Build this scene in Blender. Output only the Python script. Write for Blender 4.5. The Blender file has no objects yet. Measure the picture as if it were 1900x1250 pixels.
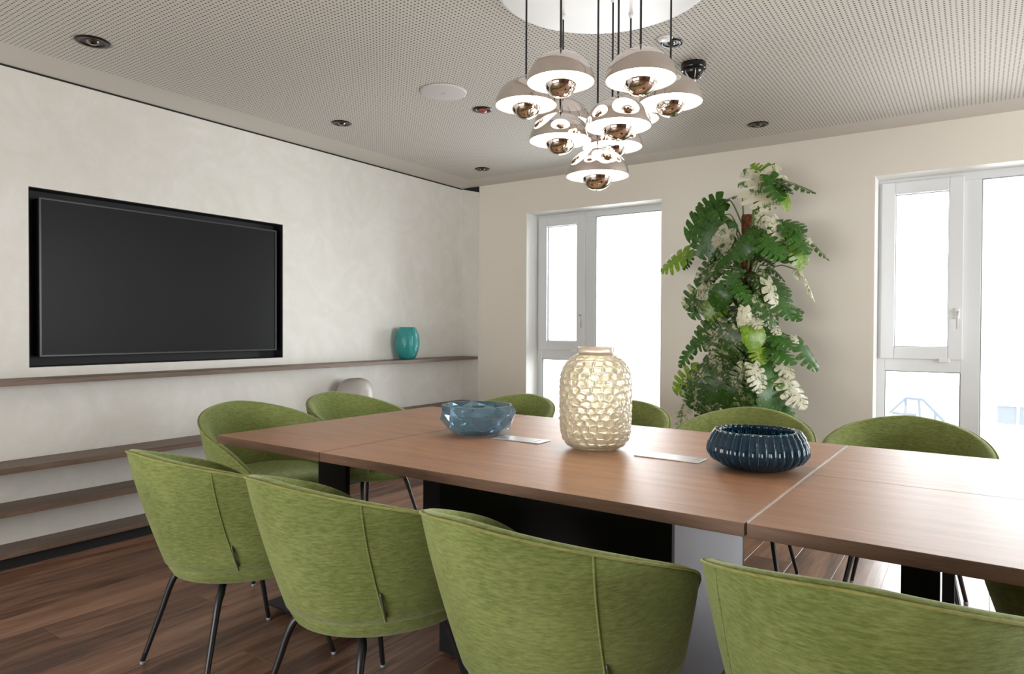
import bpy, bmesh, math, random
from mathutils import Vector, Matrix
random.seed(7)
C = bpy.context.scene.collection
PI = math.pi
rad = math.radians

# ------------------------------------------------------------------ camera
FOC = 1271.0
EYE = Vector((0, 0, 1.18))
yaw, pitch, roll = rad(34.276), rad(0.751), rad(0.239)
f0 = Vector((-math.sin(yaw), math.cos(yaw), 0)); r0 = Vector((math.cos(yaw), math.sin(yaw), 0)); u0 = Vector((0, 0, 1))
FW = f0*math.cos(pitch) - u0*math.sin(pitch)
UP_ = u0*math.cos(pitch) + f0*math.sin(pitch)
RT = r0*math.cos(roll) + UP_*math.sin(roll)
UP = -r0*math.sin(roll) + UP_*math.cos(roll)
cam = bpy.data.cameras.new('camera'); camo = bpy.data.objects.new('camera', cam); C.objects.link(camo)
m = Matrix((RT, UP, -FW)).transposed().to_4x4(); m.translation = EYE
camo.matrix_world = m
cam.sensor_fit = 'HORIZONTAL'; cam.sensor_width = 36; cam.lens = 36*FOC/1900
cam.clip_start = 0.05; cam.clip_end = 400
bpy.context.scene.camera = camo

# ------------------------------------------------------------------ world, lights, exposure
W = bpy.data.worlds.new('World'); bpy.context.scene.world = W; W.use_nodes = True
wn = W.node_tree.nodes; wl = W.node_tree.links
bg = wn['Background']; bg.inputs['Color'].default_value = (0.93, 0.97, 1.0, 1); bg.inputs['Strength'].default_value = 3.6
vs = bpy.context.scene.view_settings
bpy.context.scene.display_settings.display_device = 'sRGB'
vs.view_transform = 'Standard'; vs.look = 'None'; vs.exposure = 0.10; vs.gamma = 1.0; vs.use_curve_mapping = False

XL, YB, ZC = -4.05, 5.10, 2.4925         # left wall, window wall, ceiling
XR, YR = 3.60, -2.40                      # right wall, rear wall

def area(name, loc, rot, sx, sy, power, col=(1, 1, 1)):
    l = bpy.data.lights.new(name, 'AREA'); l.shape = 'RECTANGLE'; l.size = sx; l.size_y = sy; l.energy = power; l.color = col
    o = bpy.data.objects.new(name, l); o.location = loc; o.rotation_euler = rot; C.objects.link(o); return o
# daylight through the window wall; fill lamps added at the unseen right and rear
area('daylight_window_one', (-2.70, 5.50, 1.15), (rad(-90), 0, 0), 1.2, 2.0, 75, (0.93, 0.97, 1))
area('daylight_window_two', (0.05, 5.50, 1.15), (rad(-90), 0, 0), 1.2, 2.0, 75, (0.93, 0.97, 1))
area('fill_right', (XR+0.12, 3.45, 1.3), (0, rad(90), 0), 2.0, 2.4, 120, (0.95, 0.98, 1))
area('fill_rear', (-1.7, YR-0.12, 0.95), (rad(90), 0, 0), 2.6, 1.2, 78, (1.0, 0.96, 0.90))

# ------------------------------------------------------------------ helpers
TT = rad(-1.160)                          # the table stands turned by a degree
ct, st = math.cos(TT), math.sin(TT)
def TW(x, y, z=0.0): return Vector((ct*x - st*y, st*x + ct*y, z))
def ray(u, v): return (RT*(u-950) + UP*(625-v) + FW*FOC)/FOC
def at_y(u, v, y): d = ray(u, v); return EYE + d*(y/d.y)
def at_x(u, v, x): d = ray(u, v); return EYE + d*(x/d.x)
def at_z(u, v, z): d = ray(u, v); return EYE + d*((z-EYE.z)/d.z)

def link(o, parent=None):
    C.objects.link(o)
    if parent is not None: o.parent = parent
    return o
def obj(name, bm, mat, parent=None, smooth=False, loc=None):
    me = bpy.data.meshes.new(name)
    bmesh.ops.recalc_face_normals(bm, faces=bm.faces[:])
    bm.to_mesh(me); bm.free()
    if smooth:
        for p in me.polygons: p.use_smooth = True
    if mat is not None:
        for mm in (mat if isinstance(mat, (list, tuple)) else [mat]): me.materials.append(mm)
    o = bpy.data.objects.new(name, me)
    if loc is not None: o.location = loc
    return link(o, parent)
def thing(name, label, cat, loc=(0, 0, 0), rz=0.0, group=None):
    o = bpy.data.objects.new(name, None); o.empty_display_size = 0.1
    o.location = loc; o.rotation_euler = (0, 0, rz); link(o)
    o['label'] = label; o['category'] = cat
    if group: o['group'] = group
    return o
def tag(o, label, cat, group=None):
    o['label'] = label; o['category'] = cat
    if group: o['group'] = group
    return o
def struct(name, bm, mat, smooth=False):
    o = obj(name, bm, mat, None, smooth); o['kind'] = 'structure'; return o
def copy_tree(o, parent=None):
    c = o.copy(); link(c, parent)
    for ch in list(o.children): copy_tree(ch, c)
    return c

def box(bm, x0, x1, y0, y1, z0, z1, bev=0.0):
    vs_ = [bm.verts.new((x, y, z)) for x in (x0, x1) for y in (y0, y1) for z in (z0, z1)]
    fs = [(0, 1, 3, 2), (4, 6, 7, 5), (0, 4, 5, 1), (2, 3, 7, 6), (0, 2, 6, 4), (1, 5, 7, 3)]
    F = [bm.faces.new([vs_[i] for i in f]) for f in fs]
    if bev > 0:
        E = list({e for f in F for e in f.edges})
        bmesh.ops.bevel(bm, geom=E, offset=bev, segments=2, affect='EDGES', profile=0.5)
def nbm(): return bmesh.new()
def boxbm(*a, **k): bm = nbm(); box(bm, *a, **k); return bm
def lathe(bm, prof, n=48, cx=0, cy=0, cz=0, close=False):
    rings = []
    for (r, z) in prof:
        if r < 1e-6: rings.append([bm.verts.new((cx, cy, cz+z))])
        else: rings.append([bm.verts.new((cx+r*math.cos(2*PI*i/n), cy+r*math.sin(2*PI*i/n), cz+z)) for i in range(n)])
    seq = list(zip(rings[:-1], rings[1:]))
    if close: seq.append((rings[-1], rings[0]))
    for A, B in seq:
        for i in range(n):
            j = (i+1) % n
            q = [A[i % len(A)], A[j % len(A)], B[j % len(B)], B[i % len(B)]]
            q2 = []
            for v in q:
                if v not in q2: q2.append(v)
            if len(q2) > 2:
                try: bm.faces.new(q2)
                except ValueError: pass
    return rings
def tube(bm, pts, rs, n=8, cap=True):
    pts = [Vector(p) for p in pts]
    if not isinstance(rs, (list, tuple)): rs = [rs]*len(pts)
    rings = []; ref = Vector((0.13, 0.31, 0.94)).normalized()
    for i, p in enumerate(pts):
        t = (pts[min(i+1, len(pts)-1)] - pts[max(i-1, 0)]).normalized()
        a = t.cross(ref)
        if a.length < 1e-3: a = t.cross(Vector((1, 0, 0)))
        a.normalize(); b = t.cross(a)
        rings.append([bm.verts.new(p + (a*math.cos(2*PI*k/n) + b*math.sin(2*PI*k/n))*rs[i]) for k in range(n)])
    for A, B in zip(rings[:-1], rings[1:]):
        for k in range(n): bm.faces.new((A[k], A[(k+1) % n], B[(k+1) % n], B[k]))
    if cap: bm.faces.new(rings[0][::-1]); bm.faces.new(rings[-1])
def smooth_path(P, k=6):
    P = [Vector(p) for p in P]; out = []
    Q = [P[0]*2-P[1]] + P + [P[-1]*2-P[-2]]
    for i in range(1, len(Q)-2):
        for j in range(k):
            t = j/k; a, b, c, d = Q[i-1], Q[i], Q[i+1], Q[i+2]
            out.append(0.5*((2*b) + (c-a)*t + (2*a-5*b+4*c-d)*t*t + (3*b-a-3*c+d)*t**3))
    out.append(P[-1]); return out

# ------------------------------------------------------------------ materials
def mat(name, col=(0.8, 0.8, 0.8), rough=0.5, metal=0.0, **kw):
    M = bpy.data.materials.new(name); M.use_nodes = True
    b = M.node_tree.nodes['Principled BSDF']
    b.inputs['Base Color'].default_value = (*col, 1); b.inputs['Roughness'].default_value = rough; b.inputs['Metallic'].default_value = metal
    for k, v in kw.items(): b.inputs[k.replace('_', ' ')].default_value = v
    return M
class N:
    def __init__(s, M): s.M = M; s.t = M.node_tree; s.b = s.t.nodes['Principled BSDF']
    def n(s, typ, **kw):
        q = s.t.nodes.new(typ)
        for k, v in kw.items():
            if k.startswith('_'): setattr(q, k[1:], v)
            else: q.inputs[k].default_value = v
        return q
    def l(s, a, b): s.t.links.new(a, b)
    def coord(s, scale=(1, 1, 1), which='Object', rnd=False):
        tc = s.n('ShaderNodeTexCoord'); mp = s.n('ShaderNodeMapping'); mp.inputs['Scale'].default_value = scale
        s.l(tc.outputs[which], mp.inputs['Vector'])
        if rnd:
            oi = s.n('ShaderNodeObjectInfo'); mu = s.n('ShaderNodeMath', _operation='MULTIPLY'); mu.inputs[1].default_value = 37.0
            s.l(oi.outputs['Random'], mu.inputs[0])
            cb = s.n('ShaderNodeCombineXYZ')
            for i in range(3): s.l(mu.outputs[0], cb.inputs[i])
            s.l(cb.outputs[0], mp.inputs['Location'])
        return mp.outputs['Vector']
    def noise(s, vec, scale=5, detail=4, rough=0.5, dist=0.0):
        q = s.n('ShaderNodeTexNoise'); q.inputs['Scale'].default_value = scale; q.inputs['Detail'].default_value = detail
        q.inputs['Roughness'].default_value = rough; q.inputs['Distortion'].default_value = dist; s.l(vec, q.inputs['Vector']); return q.outputs['Fac']
    def ramp(s, fac, stops):
        q = s.n('ShaderNodeValToRGB'); e = q.color_ramp.elements
        while len(e) < len(stops): e.new(0.5)
        for i, (p, c) in enumerate(stops): e[i].position = p; e[i].color = (*c, 1) if len(c) == 3 else c
        s.l(fac, q.inputs['Fac']); return q.outputs['Color']
    def bump(s, h, strength=0.2, dist=0.01):
        q = s.n('ShaderNodeBump'); q.inputs['Strength'].default_value = strength; q.inputs['Distance'].default_value = dist
        s.l(h, q.inputs['Height']); s.l(q.outputs['Normal'], s.b.inputs['Normal']); return q
    def math(s, op, a, b=None, clamp=False):
        q = s.n('ShaderNodeMath', _operation=op); q.use_clamp = clamp
        for i, x in enumerate((a, b)):
            if x is None: continue
            if isinstance(x, (int, float)): q.inputs[i].default_value = x
            else: s.l(x, q.inputs[i])
        return q.outputs[0]

def m_plaster():
    M = mat('trowelled_plaster', (0.66, 0.63, 0.58), 0.55); n = N(M)
    v = n.coord((1, 1, 1)); a = n.noise(v, 2.2, 8, 0.62, 2.6); b = n.noise(v, 9, 6, 0.6, 1.5)
    s = n.math('ADD', n.math('MULTIPLY', a, 0.7), n.math('MULTIPLY', b, 0.3))
    n.l(n.ramp(s, [(0.34, (0.67, 0.645, 0.59)), (0.5, (0.70, 0.68, 0.63)), (0.64, (0.74, 0.72, 0.685))]), n.b.inputs['Base Color'])
    n.bump(s, 0.12, 0.012); return M
def m_paint(name, c):
    M = mat(name, c, 0.75); n = N(M); a = n.noise(n.coord(), 160, 3); n.bump(a, 0.06, 0.004); return M
def m_ceiling():
    M = mat('perforated_board', (0.60, 0.57, 0.515), 0.8); n = N(M)
    tc = n.n('ShaderNodeTexCoord'); sp = n.n('ShaderNodeSeparateXYZ'); n.l(tc.outputs['Object'], sp.inputs[0])
    def cell(o):
        f = n.math('FRACT', n.math('ADD', n.math('DIVIDE', o, 0.0200), 500.0)); return n.math('ABSOLUTE', n.math('SUBTRACT', f, 0.5))
    a, b = cell(sp.outputs[0]), cell(sp.outputs[1])
    d = n.math('SQRT', n.math('ADD', n.math('MULTIPLY', a, a), n.math('MULTIPLY', b, b)))
    hole = n.math('LESS_THAN', d, 0.21)
    inx = n.math('GREATER_THAN', sp.outputs[0], XL+0.30); iny = n.math('LESS_THAN', sp.outputs[1], YB-0.27)
    hole = n.math('MULTIPLY', n.math('MULTIPLY', hole, inx), iny)
    mx = n.n('ShaderNodeMix', _data_type='RGBA'); n.l(hole, mx.inputs['Factor'])
    mx.inputs[6].default_value = (0.60, 0.57, 0.515, 1); mx.inputs[7].default_value = (0.05, 0.042, 0.034, 1)
    n.l(mx.outputs[2], n.b.inputs['Base Color'])
    n.bump(n.math('SUBTRACT', 1.0, hole), 0.3, 0.003); return M
def m_wood(name, dark, mid, light, axis='x', rough=0.38, rnd=False, sc=1.0, spec=0.5, bump=0.12):
    M = mat(name, mid, rough); n = N(M)
    s = {'x': (1.2, 16, 16), 'y': (16, 1.2, 16)}[axis]
    v = n.coord(tuple(q*sc for q in s), rnd=rnd)
    a = n.noise(v, 1.6, 8, 0.62, 0.8); g = n.noise(n.coord(tuple(q*sc*5 for q in s), rnd=rnd), 2.5, 4, 0.6)
    t = n.math('ADD', n.math('MULTIPLY', a, 0.72), n.math('MULTIPLY', g, 0.28))
    if rnd:
        oi = n.n('ShaderNodeObjectInfo'); t = n.math('ADD', t, n.math('MULTIPLY', n.math('SUBTRACT', oi.outputs['Random'], 0.5), 0.13))
    n.l(n.ramp(t, [(0.36, dark), (0.5, mid), (0.66, light)]), n.b.inputs['Base Color'])
    n.b.inputs['Specular IOR Level'].default_value = spec
    n.bump(g, bump, 0.002); return M
def m_fabric(name, dark, light):
    M = mat(name, light, 0.85); n = N(M)
    v = n.coord((30, 30, 140), rnd=True); a = n.noise(v, 1.4, 6, 0.65)
    c = n.noise(n.coord((3, 3, 3), rnd=True), 1.3, 3); 
    t = n.math('ADD', n.math('MULTIPLY', a, 0.65), n.math('MULTIPLY', c, 0.35))
    n.l(n.ramp(t, [(0.36, dark), (0.62, light)]), n.b.inputs['Base Color'])
    n.b.inputs['Sheen Weight'].default_value = 0.45; n.b.inputs['Sheen Roughness'].default_value = 0.45
    n.b.inputs['Sheen Tint'].default_value = (0.72, 0.80, 0.50, 1)
    n.b.inputs['Specular IOR Level'].default_value = 0.2
    n.bump(n.noise(n.coord((220, 220, 380)), 1.0, 2), 0.35, 0.002); return M
def m_pane():
    M = bpy.data.materials.new('window_glass'); M.use_nodes = True; t = M.node_tree; t.nodes.clear()
    out = t.nodes.new('ShaderNodeOutputMaterial'); mix = t.nodes.new('ShaderNodeMixShader'); tr = t.nodes.new('ShaderNodeBsdfTransparent'); gl = t.nodes.new('ShaderNodeBsdfGlossy')
    fr = t.nodes.new('ShaderNodeFresnel'); fr.inputs['IOR'].default_value = 1.45; gl.inputs['Roughness'].default_value = 0.0
    tr.inputs['Color'].default_value = (0.97, 0.98, 0.98, 1)
    t.links.new(fr.outputs[0], mix.inputs[0]); t.links.new(tr.outputs[0], mix.inputs[1]); t.links.new(gl.outputs[0], mix.inputs[2]); t.links.new(mix.outputs[0], out.inputs[0]); return M

PLASTER = m_plaster(); GREIGE = m_paint('greige_paint', (0.78, 0.735, 0.655)); WHITEP = m_paint('white_reveal_paint', (0.78, 0.77, 0.73))
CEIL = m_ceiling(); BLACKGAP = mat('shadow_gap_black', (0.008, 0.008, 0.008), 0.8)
WOOD_T = m_wood('table_veneer', (0.27, 0.125, 0.052), (0.335, 0.160, 0.070), (0.40, 0.20, 0.092), 'x', 0.50, spec=1.0, bump=0.03); WOOD_T.node_tree.nodes['Principled BSDF'].inputs['Coat Weight'].default_value = 0.35; WOOD_T.node_tree.nodes['Principled BSDF'].inputs['Coat Roughness'].default_value = 0.48
WOOD_E = m_wood('table_edge_band', (0.10, 0.050, 0.030), (0.15, 0.078, 0.048), (0.20, 0.108, 0.068), 'x', 0.5)
WOOD_S = m_wood('shelf_oak_dark', (0.10, 0.064, 0.044), (0.155, 0.102, 0.072), (0.21, 0.145, 0.105), 'y', 0.5)
WOOD_F = m_wood('floor_walnut', (0.085, 0.042, 0.026), (0.22, 0.112, 0.070), (0.38, 0.21, 0.135), 'y', 0.36, rnd=True, sc=0.55, spec=0.6)
FAB = m_fabric('green_chenille', (0.110, 0.138, 0.032), (0.235, 0.280, 0.092))
FABP = m_fabric('green_piping', (0.18, 0.19, 0.05), (0.31, 0.31, 0.10))
BLK = mat('black_powder_coat', (0.012, 0.012, 0.014), 0.38)
BLKS = mat('black_satin_sheet', (0.008, 0.008, 0.009), 0.5, Specular_IOR_Level=0.25)
TVB = mat('tv_niche_black', (0.004, 0.004, 0.005), 0.6)
SCREEN = mat('matt_screen', (0.006, 0.006, 0.007), 0.40, Specular_IOR_Level=0.2)
BEZ = mat('screen_bezel_grey', (0.06, 0.06, 0.065), 0.35, 0.6)
PVC = mat('white_window_profile', (0.72, 0.74, 0.75), 0.3)
GASK = mat('grey_gasket', (0.25, 0.27, 0.28), 0.5)
PANE = m_pane()
CHROME = mat('polished_chrome', (0.80, 0.74, 0.70), 0.04, 1.0)
SHADEIN = mat('white_enamel', (0.92, 0.90, 0.87), 0.5)
CORD = mat('black_textile_cord', (0.012, 0.011, 0.010), 0.7)
BULB = mat('lamp_bulb', (1, 0.9, 0.8), 0.4, Emission_Color=(1.0, 0.86, 0.72, 1), Emission_Strength=22.0)
WHITE = mat('white_plastic', (0.80, 0.79, 0.78), 0.4)
STEEL = mat('brushed_steel', (0.62, 0.60, 0.60), 0.42, 1.0)
DARKM = mat('dark_bronze_ring', (0.03, 0.025, 0.022), 0.3, 0.7)
LENS = mat('recessed_reflector', (0.25, 0.24, 0.23), 0.15, 1.0)
REDL = mat('red_sprinkler_bulb', (0.30, 0.09, 0.08), 0.2)

# ------------------------------------------------------------------ the room
# floor: sub-floor and single planks, their length running towards the window wall
sub = struct('floor', boxbm(XL-0.2, XR+0.2, YR-0.2, YB+0.4, -0.06, -0.012), mat('sub_floor_dark', (0.02, 0.012, 0.008), 0.9))
PW, PL_ = 0.205, 1.95
def plank_mesh(w, l):
    bm = nbm(); g = 0.0004; b = 0.0009
    box(bm, g, w-g, g, l-g, -0.011, 0.0)
    bm.normal_update()
    top = [e for e in bm.edges if all(abs(v.co.z) < 1e-6 for v in e.verts)]
    bmesh.ops.bevel(bm, geom=top, offset=b, segments=1, affect='EDGES')
    me = bpy.data.meshes.new('plank'); bmesh.ops.recalc_face_normals(bm, faces=bm.faces[:]); bm.to_mesh(me); bm.free(); me.materials.append(WOOD_F); return me
cache = {}
def plank(x, y, w, l):
    k = (round(w, 3), round(l, 3))
    if k not in cache: cache[k] = plank_mesh(w, l)
    o = bpy.data.objects.new('plank', cache[k]); o.location = (x, y, 0); link(o, sub)
x = XL; row = 0; offs = [0.0, 0.72, 1.31, 0.38, 1.05, 1.62, 0.20, 0.90, 1.48]
while x < XR-0.01:
    w = min(PW, XR-x); y = YR - PL_ + offs[row % 9]
    while y < YB-0.01:
        a, b = max(y, YR), min(y+PL_, YB)
        if b-a > 0.02: plank(x, a, w, b-a)
        y += PL_
    x += PW; row += 1

struct('ceiling', boxbm(XL-0.2, XR+0.2, YR-0.2, YB+0.4, ZC, ZC+0.1), CEIL)
# left wall: plaster panel with a dark joint under the ceiling and a recess for the screen
TY0, TY1, TZ0, TZ1 = 1.517, 3.077, 0.965, 1.899
bm = nbm()
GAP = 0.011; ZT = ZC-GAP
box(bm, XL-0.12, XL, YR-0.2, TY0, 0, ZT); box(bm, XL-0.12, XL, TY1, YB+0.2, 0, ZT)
box(bm, XL-0.12, XL, TY0, TY1, 0, TZ0); box(bm, XL-0.12, XL, TY0, TY1, TZ1, ZT)
struct('wall_left', bm, PLASTER)
struct('trim_1', boxbm(XL-0.02, XL-0.002, YR, YB, ZT, ZC), BLACKGAP)  # black strip stands in for the shade inside the joint
# narrow return strip in the corner with a black sheet above it standing for the shaded slot
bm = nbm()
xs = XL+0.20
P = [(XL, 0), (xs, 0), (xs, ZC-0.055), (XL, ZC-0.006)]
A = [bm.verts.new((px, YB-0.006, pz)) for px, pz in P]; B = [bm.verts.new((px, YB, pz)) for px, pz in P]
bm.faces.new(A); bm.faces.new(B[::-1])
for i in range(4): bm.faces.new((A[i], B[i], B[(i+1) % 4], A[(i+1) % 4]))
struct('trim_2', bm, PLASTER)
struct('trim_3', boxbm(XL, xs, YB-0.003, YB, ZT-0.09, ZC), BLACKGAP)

# window wall
W1 = (-3.325, -2.064, 0.06, 2.1985); W2 = (-0.578, 0.683, 0.06, 2.1955); W3 = (2.05, 3.30, 0.06, 2.1955)
YO = YB+0.36
bm = nbm(); xs_ = [XL-0.2, W1[0], W1[1], W2[0], W2[1], W3[0], W3[1], XR+0.2]
for i in (0, 2, 4, 6): box(bm, xs_[i], xs_[i+1], YB, YO, 0, ZC)
for w in (W1, W2, W3):
    box(bm, w[0], w[1], YB, YO, 0, w[2]); box(bm, w[0], w[1], YB, YO, w[3], ZC)
struct('wall_back', bm, GREIGE)
# white reveals lining the openings
def reveal(n, w):
    bm = nbm(); t = 0.002; y1 = YB+0.19
    box(bm, w[0]-0.0005, w[0]+t, YB+0.001, y1, w[2], w[3]); box(bm, w[1]-t, w[1]+0.0005, YB+0.001, y1, w[2], w[3])
    box(bm, w[0], w[1], YB+0.001, y1, w[3]-t, w[3]); box(bm, w[0], w[1], YB+0.001, y1, w[2], w[2]+t)
    struct('trim_%d' % n, bm, WHITEP)
reveal(4, W1); reveal(5, W2); reveal(6, W3)

YF = YB+0.19
def frame_rect(bm, x0, x1, z0, z1, t, y0, y1, bev=0.004, tb=None, tl=None, tr=None, tt_=None):
    tb = tb or t; tl = tl or t; tr = tr or t; tt_ = tt_ or t
    box(bm, x0, x0+tl, y0, y1, z0, z1, bev); box(bm, x1-tr, x1, y0, y1, z0, z1, bev)
    box(bm, x0+tl-0.001, x1-tr+0.001, y0, y1, z1-tt_, z1, bev); box(bm, x0+tl-0.001, x1-tr+0.001, y0, y1, z0, z0+tb, bev)
def glass(bm, x0, x1, z0, z1, y): box(bm, x0, x1, y, y+0.006, z0, z1)
def make_window(idx, w):
    o = bpy.data.objects.new('window_%d' % idx, None); o.location = (w[0], YF, w[2]); link(o); o['kind'] = 'structure'
    X1 = w[1]-w[0]; Z1 = w[3]-w[2]; dz = -w[2]
    mul0, mul1 = 0.470, 0.585                      # mullion between narrow lights and the large one
    zt0, zt1 = 0.902+dz, 1.000+dz                  # transom
    bm = nbm()
    frame_rect(bm, 0, X1, 0, Z1, 0.064, 0, 0.07, tl=0.050, tt_=0.055)
    box(bm, mul0+0.012, mul1, 0.0, 0.07, 0.063, Z1-0.054, 0.003)
    box(bm, 0.049, mul0+0.013, 0.0, 0.07, zt0, zt1, 0.003)
    fr = obj('frame', bm, PVC, o)
    s0, s1, sz0, sz1 = 0.022, 0.492, 0.984+dz, Z1-0.026
    bm = nbm(); frame_rect(bm, s0, s1, sz0, sz1, 0.082, -0.018, 0.055, 0.005)
    sash = obj('sash', bm, PVC, o)
    bm = nbm(); frame_rect(bm, s0+0.080, s1-0.080, sz0+0.080, sz1-0.080, 0.006, 0.010, 0.03, 0.0); obj('gasket', bm, GASK, sash)
    bm = nbm(); glass(bm, s0+0.08, s1-0.08, sz0+0.08, sz1-0.08, 0.022); obj('pane', bm, PANE, sash)
    bm = nbm(); hx, hz = s1-0.030, 1.285+dz
    box(bm, hx-0.014, hx+0.014, -0.028, -0.018, hz-0.035, hz+0.035, 0.004); tube(bm, [(hx, -0.026, hz+0.012), (hx, -0.05, hz+0.012), (hx, -0.052, hz-0.01), (hx, -0.050, hz-0.10)], [0.009, 0.009, 0.009, 0.007], 8)
    obj('handle', bm, WHITE, sash, True)
    bm = nbm(); box(bm, s1-0.13, s1-0.07, -0.022, -0.0005, sz0-0.018, sz0+0.010, 0.004); obj('hinge', bm, WHITE, sash)
    bm = nbm(); glass(bm, 0.045, mul0+0.02, 0.060, zt0+0.004, 0.030); obj('pane', bm, PANE, o)
    bm = nbm(); glass(bm, mul1-0.004, X1-0.06, 0.060, Z1-0.05, 0.030); obj('pane', bm, PANE, o)
    bm = nbm(); frame_rect(bm, mul1-0.001, X1-0.062, 0.062, Z1-0.053, 0.007, 0.006, 0.028, 0.0); frame_rect(bm, 0.049, mul0+0.013, 0.062, zt0+0.001, 0.006, 0.006, 0.028, 0.0)
    obj('gasket', bm, GASK, o)
make_window(1, W1); make_window(2, W2); make_window(3, W3)

# right and rear walls, never seen; openings and dark panelling added to shape the light
bm = nbm()
box(bm, XR, XR+0.2, YR-0.2, 2.2, 0, ZC); box(bm, XR, XR+0.2, 4.7, YB+0.2, 0, ZC); box(bm, XR, XR+0.2, 2.2, 4.7, 0, 0.25); box(bm, XR, XR+0.2, 2.2, 4.7, 2.3, ZC)
WPAN = m_wood('walnut_panelling', (0.10, 0.05, 0.03), (0.16, 0.085, 0.05), (0.22, 0.12, 0.07), 'y', 0.5)
struct('wall_right', bm, WPAN)
bm = nbm()
box(bm, XL-0.2, -3.7, YR-0.2, YR, 0, ZC); box(bm, 0.2, XR+0.2, YR-0.2, YR, 0, ZC); box(bm, -3.7, 0.2, YR-0.2, YR, 0, 0.3); box(bm, -3.7, 0.2, YR-0.2, YR, 1.65, ZC)
struct('wall_rear', bm, WPAN)

# ------------------------------------------------------------------ wall screen in its niche
t = thing('wall_screen', 'large switched-off flat screen set in a black niche in the left wall', 'television', (XL, (TY0+TY1)/2, TZ0))
yc = (TY0+TY1)/2; hy = (TY1-TY0)/2; HZ = TZ1-TZ0
bm = nbm()
box(bm, -0.10, -0.092, -hy, hy, 0, HZ); box(bm, -0.092, -0.0005, -hy, -hy+0.004, 0, HZ); box(bm, -0.092, -0.0005, hy-0.004, hy, 0, HZ)
box(bm, -0.092, -0.0005, -hy+0.004, hy-0.004, 0, 0.004); box(bm, -0.092, -0.0005, -hy+0.004, hy-0.004, HZ-0.004, HZ)
obj('niche_lining', bm, TVB, t)
s0, s1, q0, q1 = 1.566-yc, 3.027-yc, 1.0185-TZ0, 1.852-TZ0
bm = nbm(); box(bm, -0.091, -0.010, s0+0.004, s1-0.004, q0+0.004, q1-0.004); obj('housing', bm, BLK, t)
bm = nbm()
for a in ((s0, s0+0.010, q0, q1), (s1-0.010, s1, q0, q1), (s0+0.010, s1-0.010, q0, q0+0.010), (s0+0.010, s1-0.010, q1-0.010, q1)): box(bm, -0.012, -0.002, a[0], a[1], a[2], a[3], 0.001)
obj('bezel', bm, BEZ, t)
bm = nbm(); box(bm, -0.0098, -0.006, s0+0.010, s1-0.010, q0+0.010, q1-0.010); obj('screen_panel', bm, SCREEN, t)

# ------------------------------------------------------------------ shelves
def shelf(z, dep, th, label, y0=YR+0.3):
    o = obj('wall_shelf', boxbm(XL+0.0005, XL+dep, y0, YB-0.008, z-th, z, bev=0.0015), WOOD_S); tag(o, label, 'shelf'); return o
shelf(0.915, 0.195, 0.026, 'thin dark wood shelf right under the screen, carrying the teal vase')
shelf(0.500, 0.225, 0.030, 'dark wood wall shelf second from the top, carrying the greige vase')
shelf(0.290, 0.205, 0.030, 'dark wood wall shelf third from the top, empty')
shelf(0.080, 0.195, 0.022, 'lowest dark wood wall shelf just above the floor')
o = obj('shelf_plinth', boxbm(XL+0.0005, XL+0.17, YR+0.3, YB-0.01, 0.0005, 0.057), mat('plinth_black', (0.006, 0.006, 0.006), 0.8)); tag(o, 'black recessed plinth under the lowest wall shelf', 'plinth')

# ------------------------------------------------------------------ table
TZ = 0.743
TC = (-0.78, 2.2)
tb = thing('conference_table', 'long dark-veneered conference table of jointed tops on black metal pedestals', 'table', TW(*TC), TT)
def tl(x0, x1, y0, y1): return x0-TC[0], x1-TC[0], y0-TC[1], y1-TC[1]
def top(x0, x1, y0, y1, edges):
    bm = nbm(); a = tl(x0, x1, y0, y1); box(bm, a[0], a[1], a[2], a[3], TZ-0.032, TZ, 0.0012)
    o = obj('tabletop', bm, [WOOD_T, WOOD_E], tb)
    for p in o.data.polygons:
        if p.normal.z < 0.7: p.material_index = 1
for a in ((-2.568, -1.9365), (-1.9325, -0.4635)): top(a[0], a[1], 1.557, 2.84, '')
for a in ((1.557, 2.1972), (2.1988, 2.84)): top(-0.4575, 1.02, a[0], a[1], '')
bm = nbm(); a = tl(-0.4630, -0.4580, 1.575, 2.835); box(bm, a[0], a[1], a[2], a[3], TZ-0.031, TZ-0.0012); o = obj('joint_strip', bm, mat('aluminium_strip', (0.85, 0.84, 0.84), 0.4, 0.3), tb)
bm = nbm(); a = tl(-1.9360, -1.9330, 1.56, 2.835); box(bm, a[0], a[1], a[2], a[3], TZ-0.031, TZ-0.003); o = obj('joint_strip', bm, BLK, tb)
# central box pedestal
px0, px1, py0, py1 = -1.638, -0.757, 1.857, 2.544
bm = nbm(); a = tl(px0, px1, py0, py0+0.02); box(bm, *a, 0.012, TZ-0.033); obj('pedestal_panel', bm, BLKS, tb)
bm = nbm(); a = tl(px0, px1, py1-0.02, py1); box(bm, *a, 0.012, TZ-0.033); obj('pedestal_panel', bm, BLKS, tb)
for xx in (px0, px1-0.02):
    bm = nbm(); a = tl(xx, xx+0.02, py0+0.0202, py1-0.0202); box(bm, *a, 0.012, TZ-0.033); obj('pedestal_panel', bm, mat('black_satin_window_sheen', (0.16, 0.165, 0.19), 0.32, 0.9) if xx > -1 else BLKS, tb)  # right panel: the same black, painted greyer for the window reflection
bm = nbm(); a = tl(px0+0.03, px1-0.03, py0+0.03, py1-0.03); box(bm, *a, 0.0005, 0.0118); obj('pedestal_foot', bm, BLK, tb)
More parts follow.
